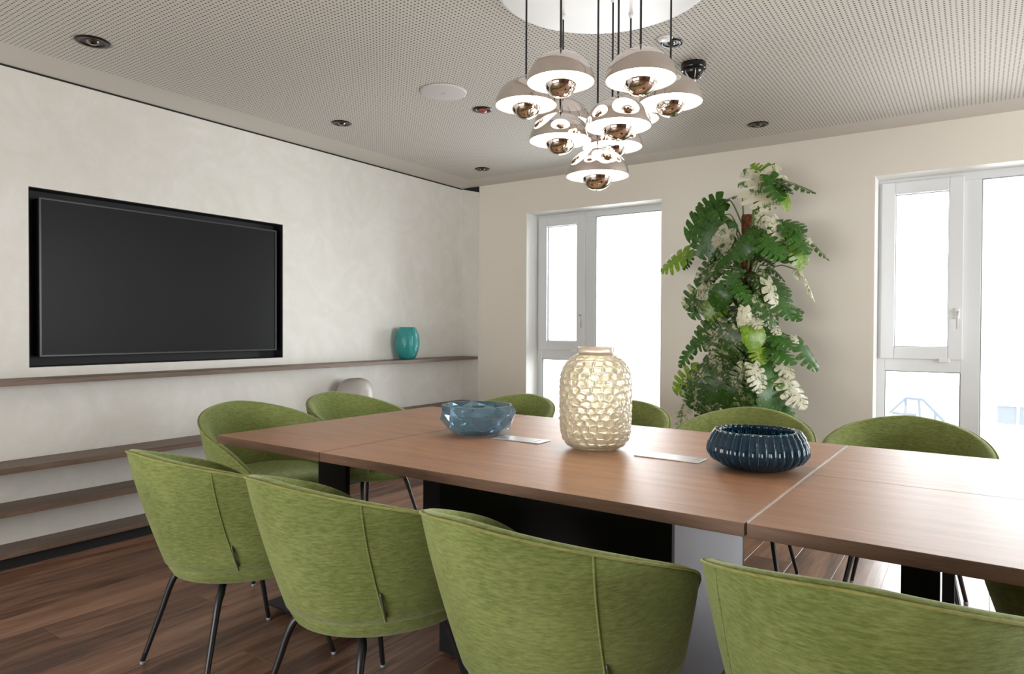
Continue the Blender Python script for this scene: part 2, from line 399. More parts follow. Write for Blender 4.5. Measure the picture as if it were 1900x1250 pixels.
# flat posts on a base plate (left end module), and under the right half
def posts(x0, x1, pl_, w2=None):
    for k, (ya, xa, xb) in enumerate(((1.86, x0, x1), (2.50, *(w2 or (x0, x1))))):
        bm = nbm(); a = tl(xa, xb, ya, ya+0.022); box(bm, *a, 0.0315, TZ-0.033, 0.001); obj('post', bm, BLKS, tb)
    bm = nbm(); a = tl(*pl_); box(bm, *a, 0.022, 0.032, 0.001); obj('base_plate', bm, BLK, tb)
    for fx in (pl_[0]+0.05, pl_[1]-0.05):
        for fy in (pl_[2]+0.05, pl_[3]-0.05):
            bm = nbm(); lathe(bm, [(0, 0.0005), (0.018, 0.0005), (0.018, 0.0218), (0, 0.0218)], 16, fx-TC[0], fy-TC[1]); obj('levelling_foot', bm, BLK, tb)
posts(-2.315, -2.145, (-2.49, -1.98, 1.725, 2.66))
posts(-0.185, -0.106, (-0.30, -0.02, 1.80, 2.60), (-0.137, -0.104))
# cable flaps
for cx, cy, w, d, r in ((-1.521, 2.199, 0.222, 0.088, 0.0), (-0.905, 2.199, 0.226, 0.088, 0.0)):
    bm = nbm(); a = tl(cx-w/2, cx+w/2, cy-d/2, cy+d/2); box(bm, *a, TZ+0.0005, TZ+0.004, 0.0008)
    fl = obj('cable_flap', bm, STEEL, tb); fl['label'] = 'flat steel cable flap let into the tabletop'
    bm = nbm(); a = tl(cx+w/2-0.032, cx+w/2-0.030, cy-d/2+0.002, cy+d/2-0.002); box(bm, *a, TZ+0.0041, TZ+0.0048); obj('flap_line', bm, WHITE, fl)

# ------------------------------------------------------------------ chairs
A_, B_, BF_, Z0_, Z1_, S0_, Q_, SA, EX, SH, ZBT = .328, .36, .34, .787, .58, .779, 1.406, .269, .811, .050, .345
THM = rad(135)
def zrim(th):
    e = min(abs(th)/rad(128), 1.05); z = Z0_-(Z0_-Z1_)*e**1.6
    w = max(0.0, (abs(th)-rad(88))/(THM-rad(88)))                 # the wing rounds off towards the seat
    return 0.43+(z-0.43)*math.sqrt(max(0.0, 1-min(1, w)**3.0))
def shell_pt(th, z, inset=0.0):
    a, b, bf = A_-inset, B_-inset, BF_-inset
    c = math.cos(th); q = min(max((Z0_-z)/(Z0_-.355), 0), 1.1)
    s = 1-(1-S0_)*q**Q_
    fl = min(max((abs(th)-rad(55))/rad(55), 0), 1); s *= 1+0.04*fl*fl*(3-2*fl)*(0.4+0.6*min(1, q*2))
    return Vector((a*math.sin(th)*s, (-b*c if c > 0 else -bf*c)*s + SH*q, z))
def build_chair():
    t = thing('dining_chair', 'proto', 'chair', (0, 0, 0), 0, 'green upholstered tub chairs around the table')
    # tub-shaped backrest: outer skin, rounded rim, inner skin
    bm = nbm(); NT = 96; zb = 0.392; cols = []
    for i in range(NT+1):
        th = -THM+2*THM*i/NT; zr = zrim(th)
        edge = min(1.0, (THM-abs(th))/rad(7)); k = math.sqrt(max(0.0, 1-(1-edge)**2))
        T = 0.034*k+0.002; col = []
        zr2 = zr-0.012*(1-k)
        for j in range(11): z = zb+(zr2-0.012-zb)*j/10; col.append(shell_pt(th, z, 0.0))
        for ang in (30, 60, 90, 120, 150):
            g = rad(ang); col.append(shell_pt(th, zr2-0.012+0.012*math.sin(g), T*(1-math.cos(g))/2))
        for j in range(10, -1, -1):
            z = zb+(zr2-0.012-zb)*j/10; f = 1-j/10
            col.append(shell_pt(th, z, T+0.022*math.sin(PI*min(1, f*1.1))*k))
        cols.append([bm.verts.new(p) for p in col])
    for A, B in zip(cols[:-1], cols[1:]):
        n = len(A)
        for j in range(n): bm.faces.new((A[j], B[j], B[(j+1) % n], A[(j+1) % n]))
    bm.faces.new(cols[0]); bm.faces.new(cols[-1][::-1])
    obj('backrest', bm, FAB, t, True)
    # seams
    for sgn in (-1, 1):
        th = sgn*rad(49)
        path = [shell_pt(th+sgn*0.10*(1-j/12)**2, zb+0.006+(zrim(th)-0.012-zb)*j/12, -0.0008) for j in range(13)]
        bm = nbm(); tube(bm, path, 0.0026, 6); obj('outer_seam', bm, FAB, t, True)
        path = [shell_pt(th, 0.50+(zrim(th)-0.014-0.50)*j/8, 0.034+0.022*math.sin(PI*min(1, (1-((0.50+(zrim(th)-0.014-0.50)*j/8)-zb)/(zrim(th)-0.012-zb))*1.1))-0.0006) for j in range(9)]
        bm = nbm(); tube(bm, path, 0.0018, 6); obj('inner_seam', bm, FAB, t, True)
    # rim piping
    path = [shell_pt(-THM*0.985+2*THM*0.985*i/60, zrim(-THM*0.985+2*THM*0.985*i/60)-0.006, -0.0010) for i in range(61)]
    bm = nbm(); tube(bm, path, 0.0032, 6); obj('rim_piping', bm, FABP, t, True)
    # zip tab
    th = rad(51); bm = nbm()
    p0 = shell_pt(th+0.07, zb+0.02, -0.004); p1 = shell_pt(th+0.055, zb+0.055, -0.010); p2 = shell_pt(th+0.04, zb+0.095, -0.003)
    tube(bm, smooth_path([p0, p1, p2], 5), [0.0015]+[0.0035]*9+[0.0015], 6); obj('zip_tab', bm, mat('zip_grey', (0.12, 0.13, 0.12), 0.35, 0.6) if 'zip_grey' not in bpy.data.materials else bpy.data.materials['zip_grey'], t, True)
    # upholstered band under the shell
    bm = nbm(); n = 64; rings = []
    for (z, ins, cl) in ((0.352, 0.06, 0), (0.345, 0.03, 0), (0.350, 0.012, 0), (0.372, 0.006, 0), (0.395, 0.006, 0), (0.402, 0.02, 0)):
        ring = []
        for i in range(n):
            th = -PI+2*PI*i/n; p = shell_pt(th, z, ins); p.z = z
            p.x += 0.0012*math.sin(i*2.7)*(1 if 0.35 < z < 0.39 else 0)
            ring.append(bm.verts.new(p))
        rings.append(ring)
    for A, B in zip(rings[:-1], rings[1:]):
        for i in range(n): bm.faces.new((A[i], A[(i+1) % n], B[(i+1) % n], B[i]))
    bm.faces.new(rings[0][::-1]); bm.faces.new(rings[-1])
    obj('seat_base', bm, FAB, t, True)
    # seat cushion
    bm = nbm(); rings = []
    for (z, ins) in ((0.403, 0.06), (0.412, 0.035), (0.435, 0.026), (0.458, 0.030), (0.474, 0.050), (0.482, 0.09), (0.486, 0.16)):
        ring = []
        for i in range(n):
            th = -PI+2*PI*i/n
            b_ = 0.245 if math.cos(th) > 0 else 0.315
            sx = 0.272-ins*1.0; sy = b_-ins*0.9
            e = 0.85
            cx, sn = math.cos(th), math.sin(th)
            ring.append(bm.verts.new((sx*math.copysign(abs(sn)**e, sn), -sy*math.copysign(abs(cx)**e, cx)+0.03, z)))
        rings.append(ring)
    for A, B in zip(rings[:-1], rings[1:]):
        for i in range(n): bm.faces.new((A[i], A[(i+1) % n], B[(i+1) % n], B[i]))
    bm.faces.new(rings[0][::-1]); bm.faces.new(rings[-1])
    obj('seat_cushion', bm, FAB, t, True)
    # bent tube legs
    for sx in (-1, 1):
        for sy in (-1, 1):
            fx, fy = 0.222*sx, (0.235 if sy > 0 else -0.245)
            P = [(0.07*sx, 0.07*sy, 0.336), (0.12*sx, (0.115 if sy > 0 else -0.125), 0.334), (0.150*sx, fy*0.60, 0.318), (0.166*sx, fy*0.68, 0.285), (0.185*sx, fy*0.79, 0.19), (fx, fy, 0.010)]
            Q = smooth_path(P, 5); bm = nbm(); tube(bm, Q, [0.0125-0.0045*max(0, (i/len(Q)-0.45))/0.55 for i in range(len(Q))], 10)
            lg = obj('leg', bm, BLK, t, True)
            bm = nbm(); lathe(bm, [(0, 0.0005), (0.0085, 0.0005), (0.0095, 0.004), (0.0088, 0.012), (0, 0.012)], 12, fx, fy); obj('foot_glide', bm, GASK, lg, True)
    bm = nbm(); lathe(bm, [(0, 0.330), (0.10, 0.330), (0.10, 0.346), (0, 0.346)], 24); obj('mounting_plate', bm, BLK, t)
    return t
CH = [
 (-2.187, 1.418, -5.0, 'green tub chair on the near long side, leftmost and farthest, back to the camera'),
 (-1.528, 1.420, -4.0, 'green tub chair on the near long side, second from the left'),
 (-0.868, 1.430, -5.0, 'green tub chair on the near side, its back covering the table box pedestal'),
 (-0.200, 1.505, 3.5, 'green tub chair cut off by the lower right corner, nearest to the camera'),
 (-0.972, 3.190, 186, 'green tub chair across the table, right behind the dark ribbed bowl'),
 (-0.318, 3.274, 182, 'green tub chair across the table, in front of the right window'),
 (-2.290, 3.067, 182, 'green tub chair across the table, to the left of the honeycomb vase'),
 (-1.630, 3.115, 183, 'green tub chair across the table, to the right of the honeycomb vase'),
 (-2.975, 2.088, -94, 'green tub chair at the left table end, nearer of the two'),
 (-2.991, 2.745, -91, 'green tub chair at the left table end, farther one, in front of the greige vase'),
]
proto = build_chair()
for i, (x, y, r, lab) in enumerate(CH):
    o = proto if i == 0 else copy_tree(proto)
    o.location = TW(x, y); o.rotation_euler = (0, 0, rad(r)+TT); o['label'] = lab
st_ = thing('upholstered_stool', 'dark green rounded stool half hidden under the table at the right edge', 'stool', TW(0.235, 2.27))
bm = nbm(); lathe(bm, [(0, 0.35), (0.16, 0.35), (0.19, 0.362), (0.235, 0.42), (0.262, 0.50), (0.27, 0.57), (0.262, 0.60), (0.24, 0.612), (0, 0.618)], 48); obj('seat', bm, FAB, st_, True)
for i in range(4):
    a = PI/4+i*PI/2; c, s_ = math.cos(a), math.sin(a)
    bm = nbm(); tube(bm, [(0.12*c, 0.12*s_, 0.352), (0.21*c, 0.21*s_, 0.001)], [0.012, 0.008], 10); obj('leg', bm, BLK, st_, True)

# ------------------------------------------------------------------ things on the table
def glassm(name, col, rough=0.1, trans=0.85, ior=1.45):
    M = mat(name, col, rough); b = M.node_tree.nodes['Principled BSDF']; b.inputs['Transmission Weight'].default_value = trans; b.inputs['IOR'].default_value = ior; return M
# faceted blue bowl
G1 = glassm('blue_cut_glass', (0.36, 0.55, 0.68), 0.05, 0.85)
bm = nbm(); rnd = random.Random(3)
prof = [(0.0, 0.006, 8), (0.088, 0.001, 8), (0.132, 0.026, 8), (0.156, 0.055, 8), (0.158, 0.092, 8), (0.150, 0.120, 8)]
rings = []
n = 9
for k, (r, z, _) in enumerate(prof[1:]):
    ring = []
    for i in range(n):
        jz = rnd.uniform(-0.009, 0.009) if 0 < k < 4 else 0; jr = rnd.uniform(-0.006, 0.003) if 0 < k < 3 else 0
        a = 2*PI*(i+0.5*(k % 2)+rnd.uniform(-0.14, 0.14)*(0 < k < 4))/n
        ring.append(bm.verts.new(((r+jr)*math.cos(a), (r+jr)*math.sin(a), z+jz)))
    rings.append(ring)
for k, (A, B) in enumerate(zip(rings[:-1], rings[1:])):
    for i in range(n):
        j = (i+1) % n
        if k % 2 == 0: bm.faces.new((A[i], A[j], B[i])); bm.faces.new((A[j], B[j], B[i]))
        else: bm.faces.new((A[i], A[j], B[j])); bm.faces.new((A[i], B[j], B[i]))
bm.faces.new(rings[0][::-1])
# inner wall
inner = []
for (r, z) in ((0.138, 0.120), (0.140, 0.085), (0.105, 0.035), (0.06, 0.018)):
    inner.append([bm.verts.new((r*math.cos(2*PI*(i+0.5*0)/n), r*math.sin(2*PI*i/n), z)) for i in range(n)])
al = [rings[-1]]+inner
for A, B in zip(al[:-1], al[1:]):
    for i in range(n): bm.faces.new((A[i], A[(i+1) % n], B[(i+1) % n], B[i]))
bm.faces.new(inner[-1])
bmesh.ops.bevel(bm, geom=[e for e in bm.edges if e.calc_face_angle(0) > 0.25], offset=0.0015, segments=1, affect='EDGES')
o = obj('glass_bowl', bm, G1, None, False, TW(-1.755, 2.225, TZ+0.0006)); o.rotation_euler = (0, 0, 0.3)
tag(o, 'faceted blue glass bowl on the table, left of the honeycomb vase', 'bowl')

# ribbed midnight-blue bowl
G2 = glassm('midnight_blue_glass', (0.016, 0.065, 0.115), 0.09, 0.60)
RIB = mat('pale_cut_line', (0.09, 0.19, 0.26), 0.3)
def rib_r(zf):   # outer radius profile
    pts = [(0.0, 0.085), (0.10, 0.116), (0.26, 0.146), (0.42, 0.156), (0.58, 0.154), (0.80, 0.144), (1.0, 0.130)]
    for (a, ra), (b, rb) in zip(pts[:-1], pts[1:]):
        if zf <= b: t_ = (zf-a)/(b-a); t_ = t_*t_*(3-2*t_); return ra+(rb-ra)*t_
    return pts[-1][1]
NR = 34; HB = 0.118; bm = nbm(); n = NR*6; rings = []
for k in range(15):
    zf = k/14; R0 = rib_r(zf); ring = []
    for i in range(n):
        ph = (i % 6)/6; lobe = abs(math.sin(PI*ph)); d = 0.0095*(lobe**0.7)-0.0095
        a = 2*PI*i/n
        ring.append(bm.verts.new(((R0+d)*math.cos(a), (R0+d)*math.sin(a), 0.001+HB*zf)))
    rings.append(ring)
for k in range(6):
    zf = 1-k/5*0.86; R0 = rib_r(zf)-0.016-(0.0 if k < 4 else 0.015*(k-3)); ring = []
    for i in range(n):
        ph = (i % 6)/6; a = 2*PI*i/n; d = 0.004*abs(math.sin(PI*ph))
        ring.append(bm.verts.new(((R0-d)*math.cos(a), (R0-d)*math.sin(a), 0.001+HB*zf+(0.0 if k else 0.0))))
    rings.append(ring)
for A, B in zip(rings[:-1], rings[1:]):
    for i in range(n): bm.faces.new((A[i], A[(i+1) % n], B[(i+1) % n], B[i]))
bm.faces.new(rings[0][::-1]); bm.faces.new(rings[-1])
bo = thing('ribbed_bowl', 'midnight-blue ribbed glass bowl on the table, near the bright joint', 'bowl', TW(-0.618, 2.205, TZ+0.0006))
obj('bowl_body', bm, G2, bo, True)
bm = nbm()
for i in range(NR):
    a = 2*PI*i/NR
    tube(bm, [((rib_r(z_)-0.0090)*math.cos(a), (rib_r(z_)-0.0090)*math.sin(a), 0.001+HB*z_) for z_ in [0.06+0.92*q/9 for q in range(10)]], 0.0009, 4)
o = obj('cut_lines', bm, RIB, bo, True)

# honeycomb vase: every cell cut as a dimple
G3 = glassm('honey_glass', (0.93, 0.86, 0.70), 0.10, 0.72)
def m_vase():
    M = G3; n = N(M); v = n.coord((1, 1, 1), 'Object')
    return M
m_vase()
prof = [(0.080, 0.0), (0.104, 0.012), (0.122, 0.035), (0.130, 0.070), (0.1325, 0.15), (0.1325, 0.22), (0.130, 0.262), (0.120, 0.295), (0.100, 0.322), (0.076, 0.338), (0.064, 0.345)]
def prof_r(z):
    for (ra, a), (rb, b) in zip(prof[:-1], prof[1:]):
        if z <= b: return ra+(rb-ra)*(z-a)/(b-a)
    return prof[-1][0]
# arc length param
zs = [0.0]; al_ = [0.0]; K = 200
for i in range(1, K+1):
    z = 0.345*i/K; dr = prof_r(z)-prof_r(zs[-1]); al_.append(al_[-1]+math.hypot(dr, z-zs[-1])); zs.append(z)
def z_of(s):
    s = s*al_[-1]
    lo = 0
    while lo < K and al_[lo+1] < s: lo += 1
    if lo >= K: return 0.345
    return zs[lo]+(zs[lo+1]-zs[lo])*(s-al_[lo])/max(1e-9, al_[lo+1]-al_[lo])
rnd = random.Random(11); cells = []
rowsN = 17
for r_ in range(rowsN):
    s = (r_+0.5)/rowsN; R0 = prof_r(z_of(s)); cnt = max(16, int(round(2*PI*R0/0.036)))
    for c_ in range(cnt):
        cells.append(((c_+0.5*(r_ % 2)+rnd.uniform(-0.22, 0.22))/cnt*2*PI, s*al_[-1]+rnd.uniform(-0.003, 0.003)))
buck = {}
for (a, s) in cells:
    buck.setdefault((int(s/0.025)), []).append((a % (2*PI), s))
bm = nbm(); NA, NS = 380, 210; rings = []
for k in range(NS+1):
    s = k/NS; z = z_of(s); R0 = prof_r(z); sl = s*al_[-1]; ring = []
    near = [c for q in (-1, 0, 1) for c in buck.get(int(sl/0.025)+q, [])]
    for i in range(NA):
        a = 2*PI*i/NA; d1 = d2 = 9
        for (ca, cs) in near:
            da = abs(a-ca); da = min(da, 2*PI-da)*R0*0.68
            if da > 0.05: continue
            d = math.hypot(da, cs-sl)
            if d < d1: d2 = d1; d1 = d
            elif d < d2: d2 = d
        e = min(1.0, max(0.0, (d2-d1)/0.019)); bulge = (math.sqrt(1-(1-e)**2))*0.0070
        fade = min(1, (1-s)*14, s*20+0.2)
        rr = R0-0.0070+bulge*fade+0.0070*(1-fade)*0.5
        ring.append(bm.verts.new((rr*math.cos(a), rr*math.sin(a), z+0.001)))
    rings.append(ring)
for A, B in zip(rings[:-1], rings[1:]):
    for i in range(NA): bm.faces.new((A[i], A[(i+1) % NA], B[(i+1) % NA], B[i]))
bm.faces.new(rings[0][::-1])
inner = [(0.058, 0.345), (0.070, 0.332), (0.094, 0.314), (0.112, 0.288), (0.121, 0.25), (0.1235, 0.15), (0.121, 0.07), (0.112, 0.035), (0.09, 0.018), (0.0, 0.014)]
last = rings[-1]
for (r, z) in inner:
    if r == 0:
        c = bm.verts.new((0, 0, z))
        for i in range(NA): bm.faces.new((last[i], last[(i+1) % NA], c))
    else:
        ring = [bm.verts.new((r*math.cos(2*PI*i/NA), r*math.sin(2*PI*i/NA), z)) for i in range(NA)]
        for i in range(NA): bm.faces.new((last[i], last[(i+1) % NA], ring[(i+1) % NA], ring[i]))
        last = ring
va = thing('honeycomb_vase', 'tall honey-coloured glass vase with a bulging honeycomb surface, mid-table', 'vase', TW(-1.195, 2.205, TZ+0.0006))
obj('vase_body', bm, G3, va, True)
bm = nbm(); lathe(bm, [(0.059, 0.346), (0.0655, 0.3462), (0.0665, 0.350), (0.0665, 0.366), (0.0645, 0.369), (0.0600, 0.369), (0.0585, 0.366)], 64, close=True)
obj('vase_collar', bm, glassm('collar_glass', (0.85, 0.74, 0.62), 0.2, 0.5), va, True)

# teal vase on the top shelf, greige vase on the second shelf
p = at_x(755, 664, XL+0.10)
bm = nbm()
pr = [(0.0, 0.001), (0.055, 0.001), (0.070, 0.012), (0.089, 0.055), (0.102, 0.11), (0.104, 0.15), (0.098, 0.20), (0.082, 0.245), (0.064, 0.268), (0.058, 0.268), (0.076, 0.243), (0.092, 0.20), (0.098, 0.15), (0.096, 0.11), (0.083, 0.057), (0.062, 0.02), (0.0, 0.016)]
def spl(pr, k=4): return [(max(0, v.x), v.y) for v in smooth_path([(a, b, 0) for a, b in pr], k)]
lathe(bm, [(0, 0.001), (0.055, 0.001)]+spl(pr[2:9])+spl(pr[9:16])+[(0, 0.016)], 64)
TEAL = glassm('teal_crackle_glass', (0.10, 0.60, 0.60), 0.18, 0.7); n_ = N(TEAL); vv = n_.n('ShaderNodeTexVoronoi'); vv.inputs['Scale'].default_value = 70; n_.l(n_.coord(), vv.inputs['Vector']); n_.bump(vv.outputs['Distance'], 0.5, 0.004)
o = obj('glass_vase', bm, TEAL, None, True, (XL+0.102, p.y, 0.9156)); tag(o, 'small egg-shaped teal glass vase on the uppermost shelf', 'vase')
p = at_x(655, 735, XL+0.115)
bm = nbm()
pr = [(0.085, 0.001), (0.118, 0.02), (0.138, 0.09), (0.142, 0.17), (0.134, 0.225), (0.10, 0.272), (0.052, 0.292), (0.046, 0.290)]
lathe(bm, [(0, 0.001)]+spl(pr)+[(0.05, 0.282), (0.09, 0.262), (0.12, 0.22), (0.128, 0.16), (0.12, 0.05), (0.0, 0.012)], 64)
o = obj('glass_vase', bm, glassm('greige_frosted_glass', (0.62, 0.58, 0.54), 0.35, 0.35), None, True, (XL+0.143, p.y, 0.5006))
o.scale = (0.97, 1, 1)
tag(o, 'broad-shouldered greige frosted vase on the second shelf', 'vase')

# ------------------------------------------------------------------ ceiling fittings
cn = (-1.19, 2.35)
bm = nbm(); lathe(bm, [(0, -0.028), (0.395, -0.028), (0.408, -0.022), (0.412, -0.010), (0.412, -0.0005), (0, -0.0005)], 96, cn[0], cn[1], ZC)
o = obj('lamp_canopy', bm, WHITE, None, True); tag(o, 'round white ceiling canopy above the chrome pendant cluster', 'ceiling canopy')
for p_ in o.data.polygons:
    if abs(p_.normal.z) > 0.98: p_.use_smooth = False
def build_pendant():
    t = thing('pendant_lamp', 'proto', 'lamp', (0, 0, 0), 0, 'chrome dome pendants of the cluster')
    R = 0.116; HT = 0.102
    # outer dome (chrome)
    bm = nbm(); pr = []
    for i in range(17):
        a = PI/2*i/16; pr.append((R*math.cos(a), HT*math.sin(a)**0.96))
    pr[-1] = (0.0, HT)
    pi_ = [(0.0, HT-0.003)]+[((R-0.0025)*math.cos(PI/2*(15-i)/16), (HT-0.003)*math.sin(PI/2*(15-i)/16)**0.96) for i in range(16)]
    rings = lathe(bm, pr, 64)
    me_o = obj('dome_shade', bm, CHROME, t, True)
    bm = nbm(); lathe(bm, pi_+[(R-0.0003, -0.0004)], 64); obj('enamel_lining', bm, SHADEIN, me_o, True)
    # lower ball reflector: chrome bowl, open on top
    r2 = 0.056; bm = nbm(); pr = [(0.0, -0.050)]
    for i in range(1, 15):
        a = -PI/2+(PI/2+0.35)*i/14; pr.append((r2*math.cos(a), r2*0.90*math.sin(a)))
    lathe(bm, pr, 48); bl = obj('ball_reflector', bm, CHROME, t, True)
    bm = nbm(); lathe(bm, [(0.0, -0.047)]+[((r2-0.002)*math.cos(-PI/2+(PI/2+0.35)*i/14), (r2-0.002)*0.90*math.sin(-PI/2+(PI/2+0.35)*i/14)) for i in range(1, 15)], 48)
    obj('reflector_lining', bm, SHADEIN, bl, True)
    bm = nbm(); tube(bm, [(0.035, 0, 0.012), (0.06, 0, 0.06), (0.055, 0, 0.085)], 0.0015, 6); tube(bm, [(-0.035, 0, 0.012), (-0.06, 0, 0.06), (-0.055, 0, 0.085)], 0.0015, 6)
    obj('ball_bracket', bm, STEEL, t, True)
    bm = nbm(); lathe(bm, [(0, 0.098), (0.011, 0.096), (0.011, 0.07), (0.014, 0.066), (0.022, 0.052), (0.022, 0.040), (0.012, 0.026), (0, 0.022)], 20); obj('bulb', bm, BULB, t, True)
    bm = nbm(); lathe(bm, [(0, HT+0.016), (0.0035, HT+0.016), (0.0035, HT), (0.010, HT-0.001)], 12); obj('cord_grip', bm, STEEL, t, True)
    return t
PEND = [  # x, y, rim height, label
 (-1.422, 2.174, 2.019, 'chrome dome pendant at the far left of the cluster'),
 (-1.190, 2.035, 2.018, 'chrome dome pendant in the upper tier, front left'),
 (-0.929, 2.108, 1.996, 'chrome dome pendant in the upper tier, front right and largest in view'),
 (-0.955, 2.439, 2.016, 'chrome dome pendant at the far right of the cluster'),
 (-1.303, 2.227, 1.880, 'chrome dome pendant in the middle tier, on the left'),
 (-1.060, 2.214, 1.890, 'chrome dome pendant in the middle tier, front one in the centre'),
 (-1.190, 2.600, 2.035, 'chrome dome pendant in the upper tier, at the back behind the centre one'),
 (-1.190, 2.435, 1.885, 'chrome dome pendant in the middle tier, at the back, half hidden'),
 (-1.172, 2.276, 1.741, 'lowest chrome dome pendant of the cluster'),
 (-1.425, 2.455, 2.020, 'chrome dome pendant at the back left, mostly hidden behind others'),
]
pp = build_pendant()
pens = [pp]+[copy_tree(pp) for _ in PEND[1:]]
for i, (x, y, z, lab) in enumerate(PEND):
    o = pens[i]
    o.location = (x, y, z); o['label'] = lab
    bm = nbm(); tube(bm, [(0, 0, 0.112), (0, 0, ZC-0.028-z)], 0.0036, 8); obj('cord', bm, CORD, o)
    bm = nbm(); lathe(bm, [(0, ZC-0.0285-z), (0.010, ZC-0.0285-z), (0.006, ZC-0.045-z), (0.0036, ZC-0.046-z)], 12); obj('ceiling_grip', bm, WHITE, o, True)
    l = bpy.data.lights.new('pendant_glow', 'POINT'); l.energy = 13.0; l.color = (1.0, 0.83, 0.66); l.shadow_soft_size = 0.03
    lo = bpy.data.objects.new('pendant_glow', l); lo.location = (x, y, z+0.012); C.objects.link(lo)

DOWN = [(-3.389, 1.531, 0.0735, 'black recessed downlight nearest the upper left picture corner'), (-3.398, 3.032, 0.062, 'black recessed downlight near the plaster wall, above the screen end'),
        (-3.401, 4.545, 0.062, 'black recessed downlight closest to the far left room corner'), (-1.180, 3.022, 0.050, 'black recessed downlight beside the pendant cords'),
        (-1.182, 4.526, 0.064, 'black recessed downlight nearest the window wall, above the tall plant')]
dl = None
for i, (x, y, r, lab) in enumerate(DOWN):
    if dl is None:
        o = dl = thing('ceiling_downlight', lab, 'downlight', (x, y, ZC), 0, 'recessed ceiling downlights')
        bm = nbm(); lathe(bm, [(0.040, -0.001), (0.044, -0.006), (0.060, -0.006), (0.0625, -0.0005)], 48); obj('trim_ring', bm, DARKM, o, True)
        bm = nbm(); lathe(bm, [(0, -0.002), (0.041, -0.003)], 32); obj('dark_recess', bm, mat('lamp_recess_black', (0.01, 0.008, 0.007), 0.4), o)
        bm = nbm(); lathe(bm, [(0, -0.016), (0.012, -0.015), (0.022, -0.008), (0.024, -0.0035)], 24, 0.0, 0.0, 0); obj('lamp_eye', bm, LENS, o, True)
    else: o = copy_tree(dl); o.location = (x, y, ZC)
    o.scale = (r/0.0625, r/0.0625, 1); o['label'] = lab
for (y, e) in ((1.50, 3), (3.03, 3), (4.50, 15)):
    l = bpy.data.lights.new('downlight_beam', 'SPOT'); l.energy = e; l.color = (1.0, 0.80, 0.62); l.spot_size = rad(44); l.spot_blend = 1.0; l.shadow_soft_size = 0.02
    lo = bpy.data.objects.new('downlight_beam', l); lo.location = (-3.395, y, ZC-0.03); lo.rotation_euler = (0, rad(-42), 0); C.objects.link(lo)

bm = nbm(); lathe(bm, [(0, -0.010), (0.120, -0.010), (0.127, -0.008), (0.129, -0.0005)], 64)
o = thing('ceiling_speaker', 'flat round white speaker grille in the perforated ceiling', 'speaker', (-2.475, 2.946, ZC)); obj('grille', bm, mat('speaker_white', (0.60, 0.57, 0.56), 0.6), o, True)
bm = nbm(); lathe(bm, [(0, -0.0112), (0.008, -0.0112), (0.008, -0.0101)], 12); obj('centre_badge', bm, STEEL, o)
o = thing('sprinkler_head', 'red glass bulb sprinkler in a dark ceiling cup', 'sprinkler', (-2.481, 3.314, ZC))
bm = nbm(); lathe(bm, [(0.034, -0.001), (0.040, -0.005), (0.058, -0.005), (0.060, -0.0005)], 40); obj('cup_ring', bm, DARKM, o, True)
bm = nbm(); lathe(bm, [(0, -0.002), (0.035, -0.002)], 24); obj('cup', bm, BLK, o)
bm = nbm(); lathe(bm, [(0, -0.022), (0.014, -0.021), (0.026, -0.016), (0.030, -0.010), (0.028, -0.0025)], 24); obj('sprinkler_bulb', bm, REDL, o, True)
o = thing('smoke_detector', 'black ceiling sensor hanging from a round base, right of the pendants', 'detector', (-1.182, 3.321, ZC))
bm = nbm(); lathe(bm, [(0, -0.0005), (0.060, -0.0005), (0.061, -0.028), (0.056, -0.034), (0, -0.034)], 40); obj('detector_base', bm, mat('gloss_black', (0.01, 0.01, 0.01), 0.15), o, True)
bm = nbm(); lathe(bm, [(0.050, -0.0345), (0.052, -0.046), (0.036, -0.066), (0.018, -0.076), (0, -0.078)], 40); obj('detector_cage', bm, bpy.data.materials['gloss_black'], o, True)
bm = nbm(); lathe(bm, [(0.010, -0.0775), (0.014, -0.083), (0.008, -0.090), (0, -0.091)], 20); obj('detector_tip', bm, STEEL, o, True)
for i in range(6):
    a = 2*PI*i/6; bm = nbm(); tube(bm, [(0.051*math.cos(a), 0.051*math.sin(a), -0.040), (0.047*math.cos(a), 0.047*math.sin(a), -0.057), (0.025*math.cos(a), 0.025*math.sin(a), -0.0755)], 0.003, 6); obj('cage_rib', bm, STEEL, o, True)
p = at_z(1234, 71, ZC); bm = nbm(); lathe(bm, [(0, -0.008), (0.030, -0.007), (0.034, -0.0005)], 32); o = obj('blanking_disc', bm, WHITE, None, True, (p.x, p.y, ZC)); tag(o, 'small white blanking disc in the ceiling beside the pendant cords', 'cover disc')

# ------------------------------------------------------------------ the variegated climbing plant
PX, PY = -1.268, 4.60
plant = thing('swiss_cheese_plant', 'tall variegated split-leaf plant on a coir pole between the two windows', 'plant', (PX, PY, 0))
bm = nbm(); lathe(bm, [(0, 0.0005), (0.13, 0.0005), (0.15, 0.02), (0.175, 0.30), (0.178, 0.34), (0.165, 0.34), (0.160, 0.31), (0.0, 0.31)], 48); obj('pot', bm, mat('anthracite_pot', (0.03, 0.03, 0.032), 0.5), plant, True)
bm = nbm(); lathe(bm, [(0, 0.318), (0.158, 0.312)], 32); obj('soil', bm, mat('dark_soil', (0.02, 0.012, 0.008), 0.95), plant)
COIR = mat('coir_fibre', (0.16, 0.055, 0.022), 0.95); n_ = N(COIR); nf = n_.noise(n_.coord((1, 1, 1)), 60, 6, 0.7); n_.l(n_.ramp(nf, [(0.35, (0.05, 0.016, 0.008)), (0.6, (0.26, 0.09, 0.035))]), n_.b.inputs['Base Color']); n_.bump(nf, 0.9, 0.02)
bm = nbm(); NS = 120; prr = []
rings = []
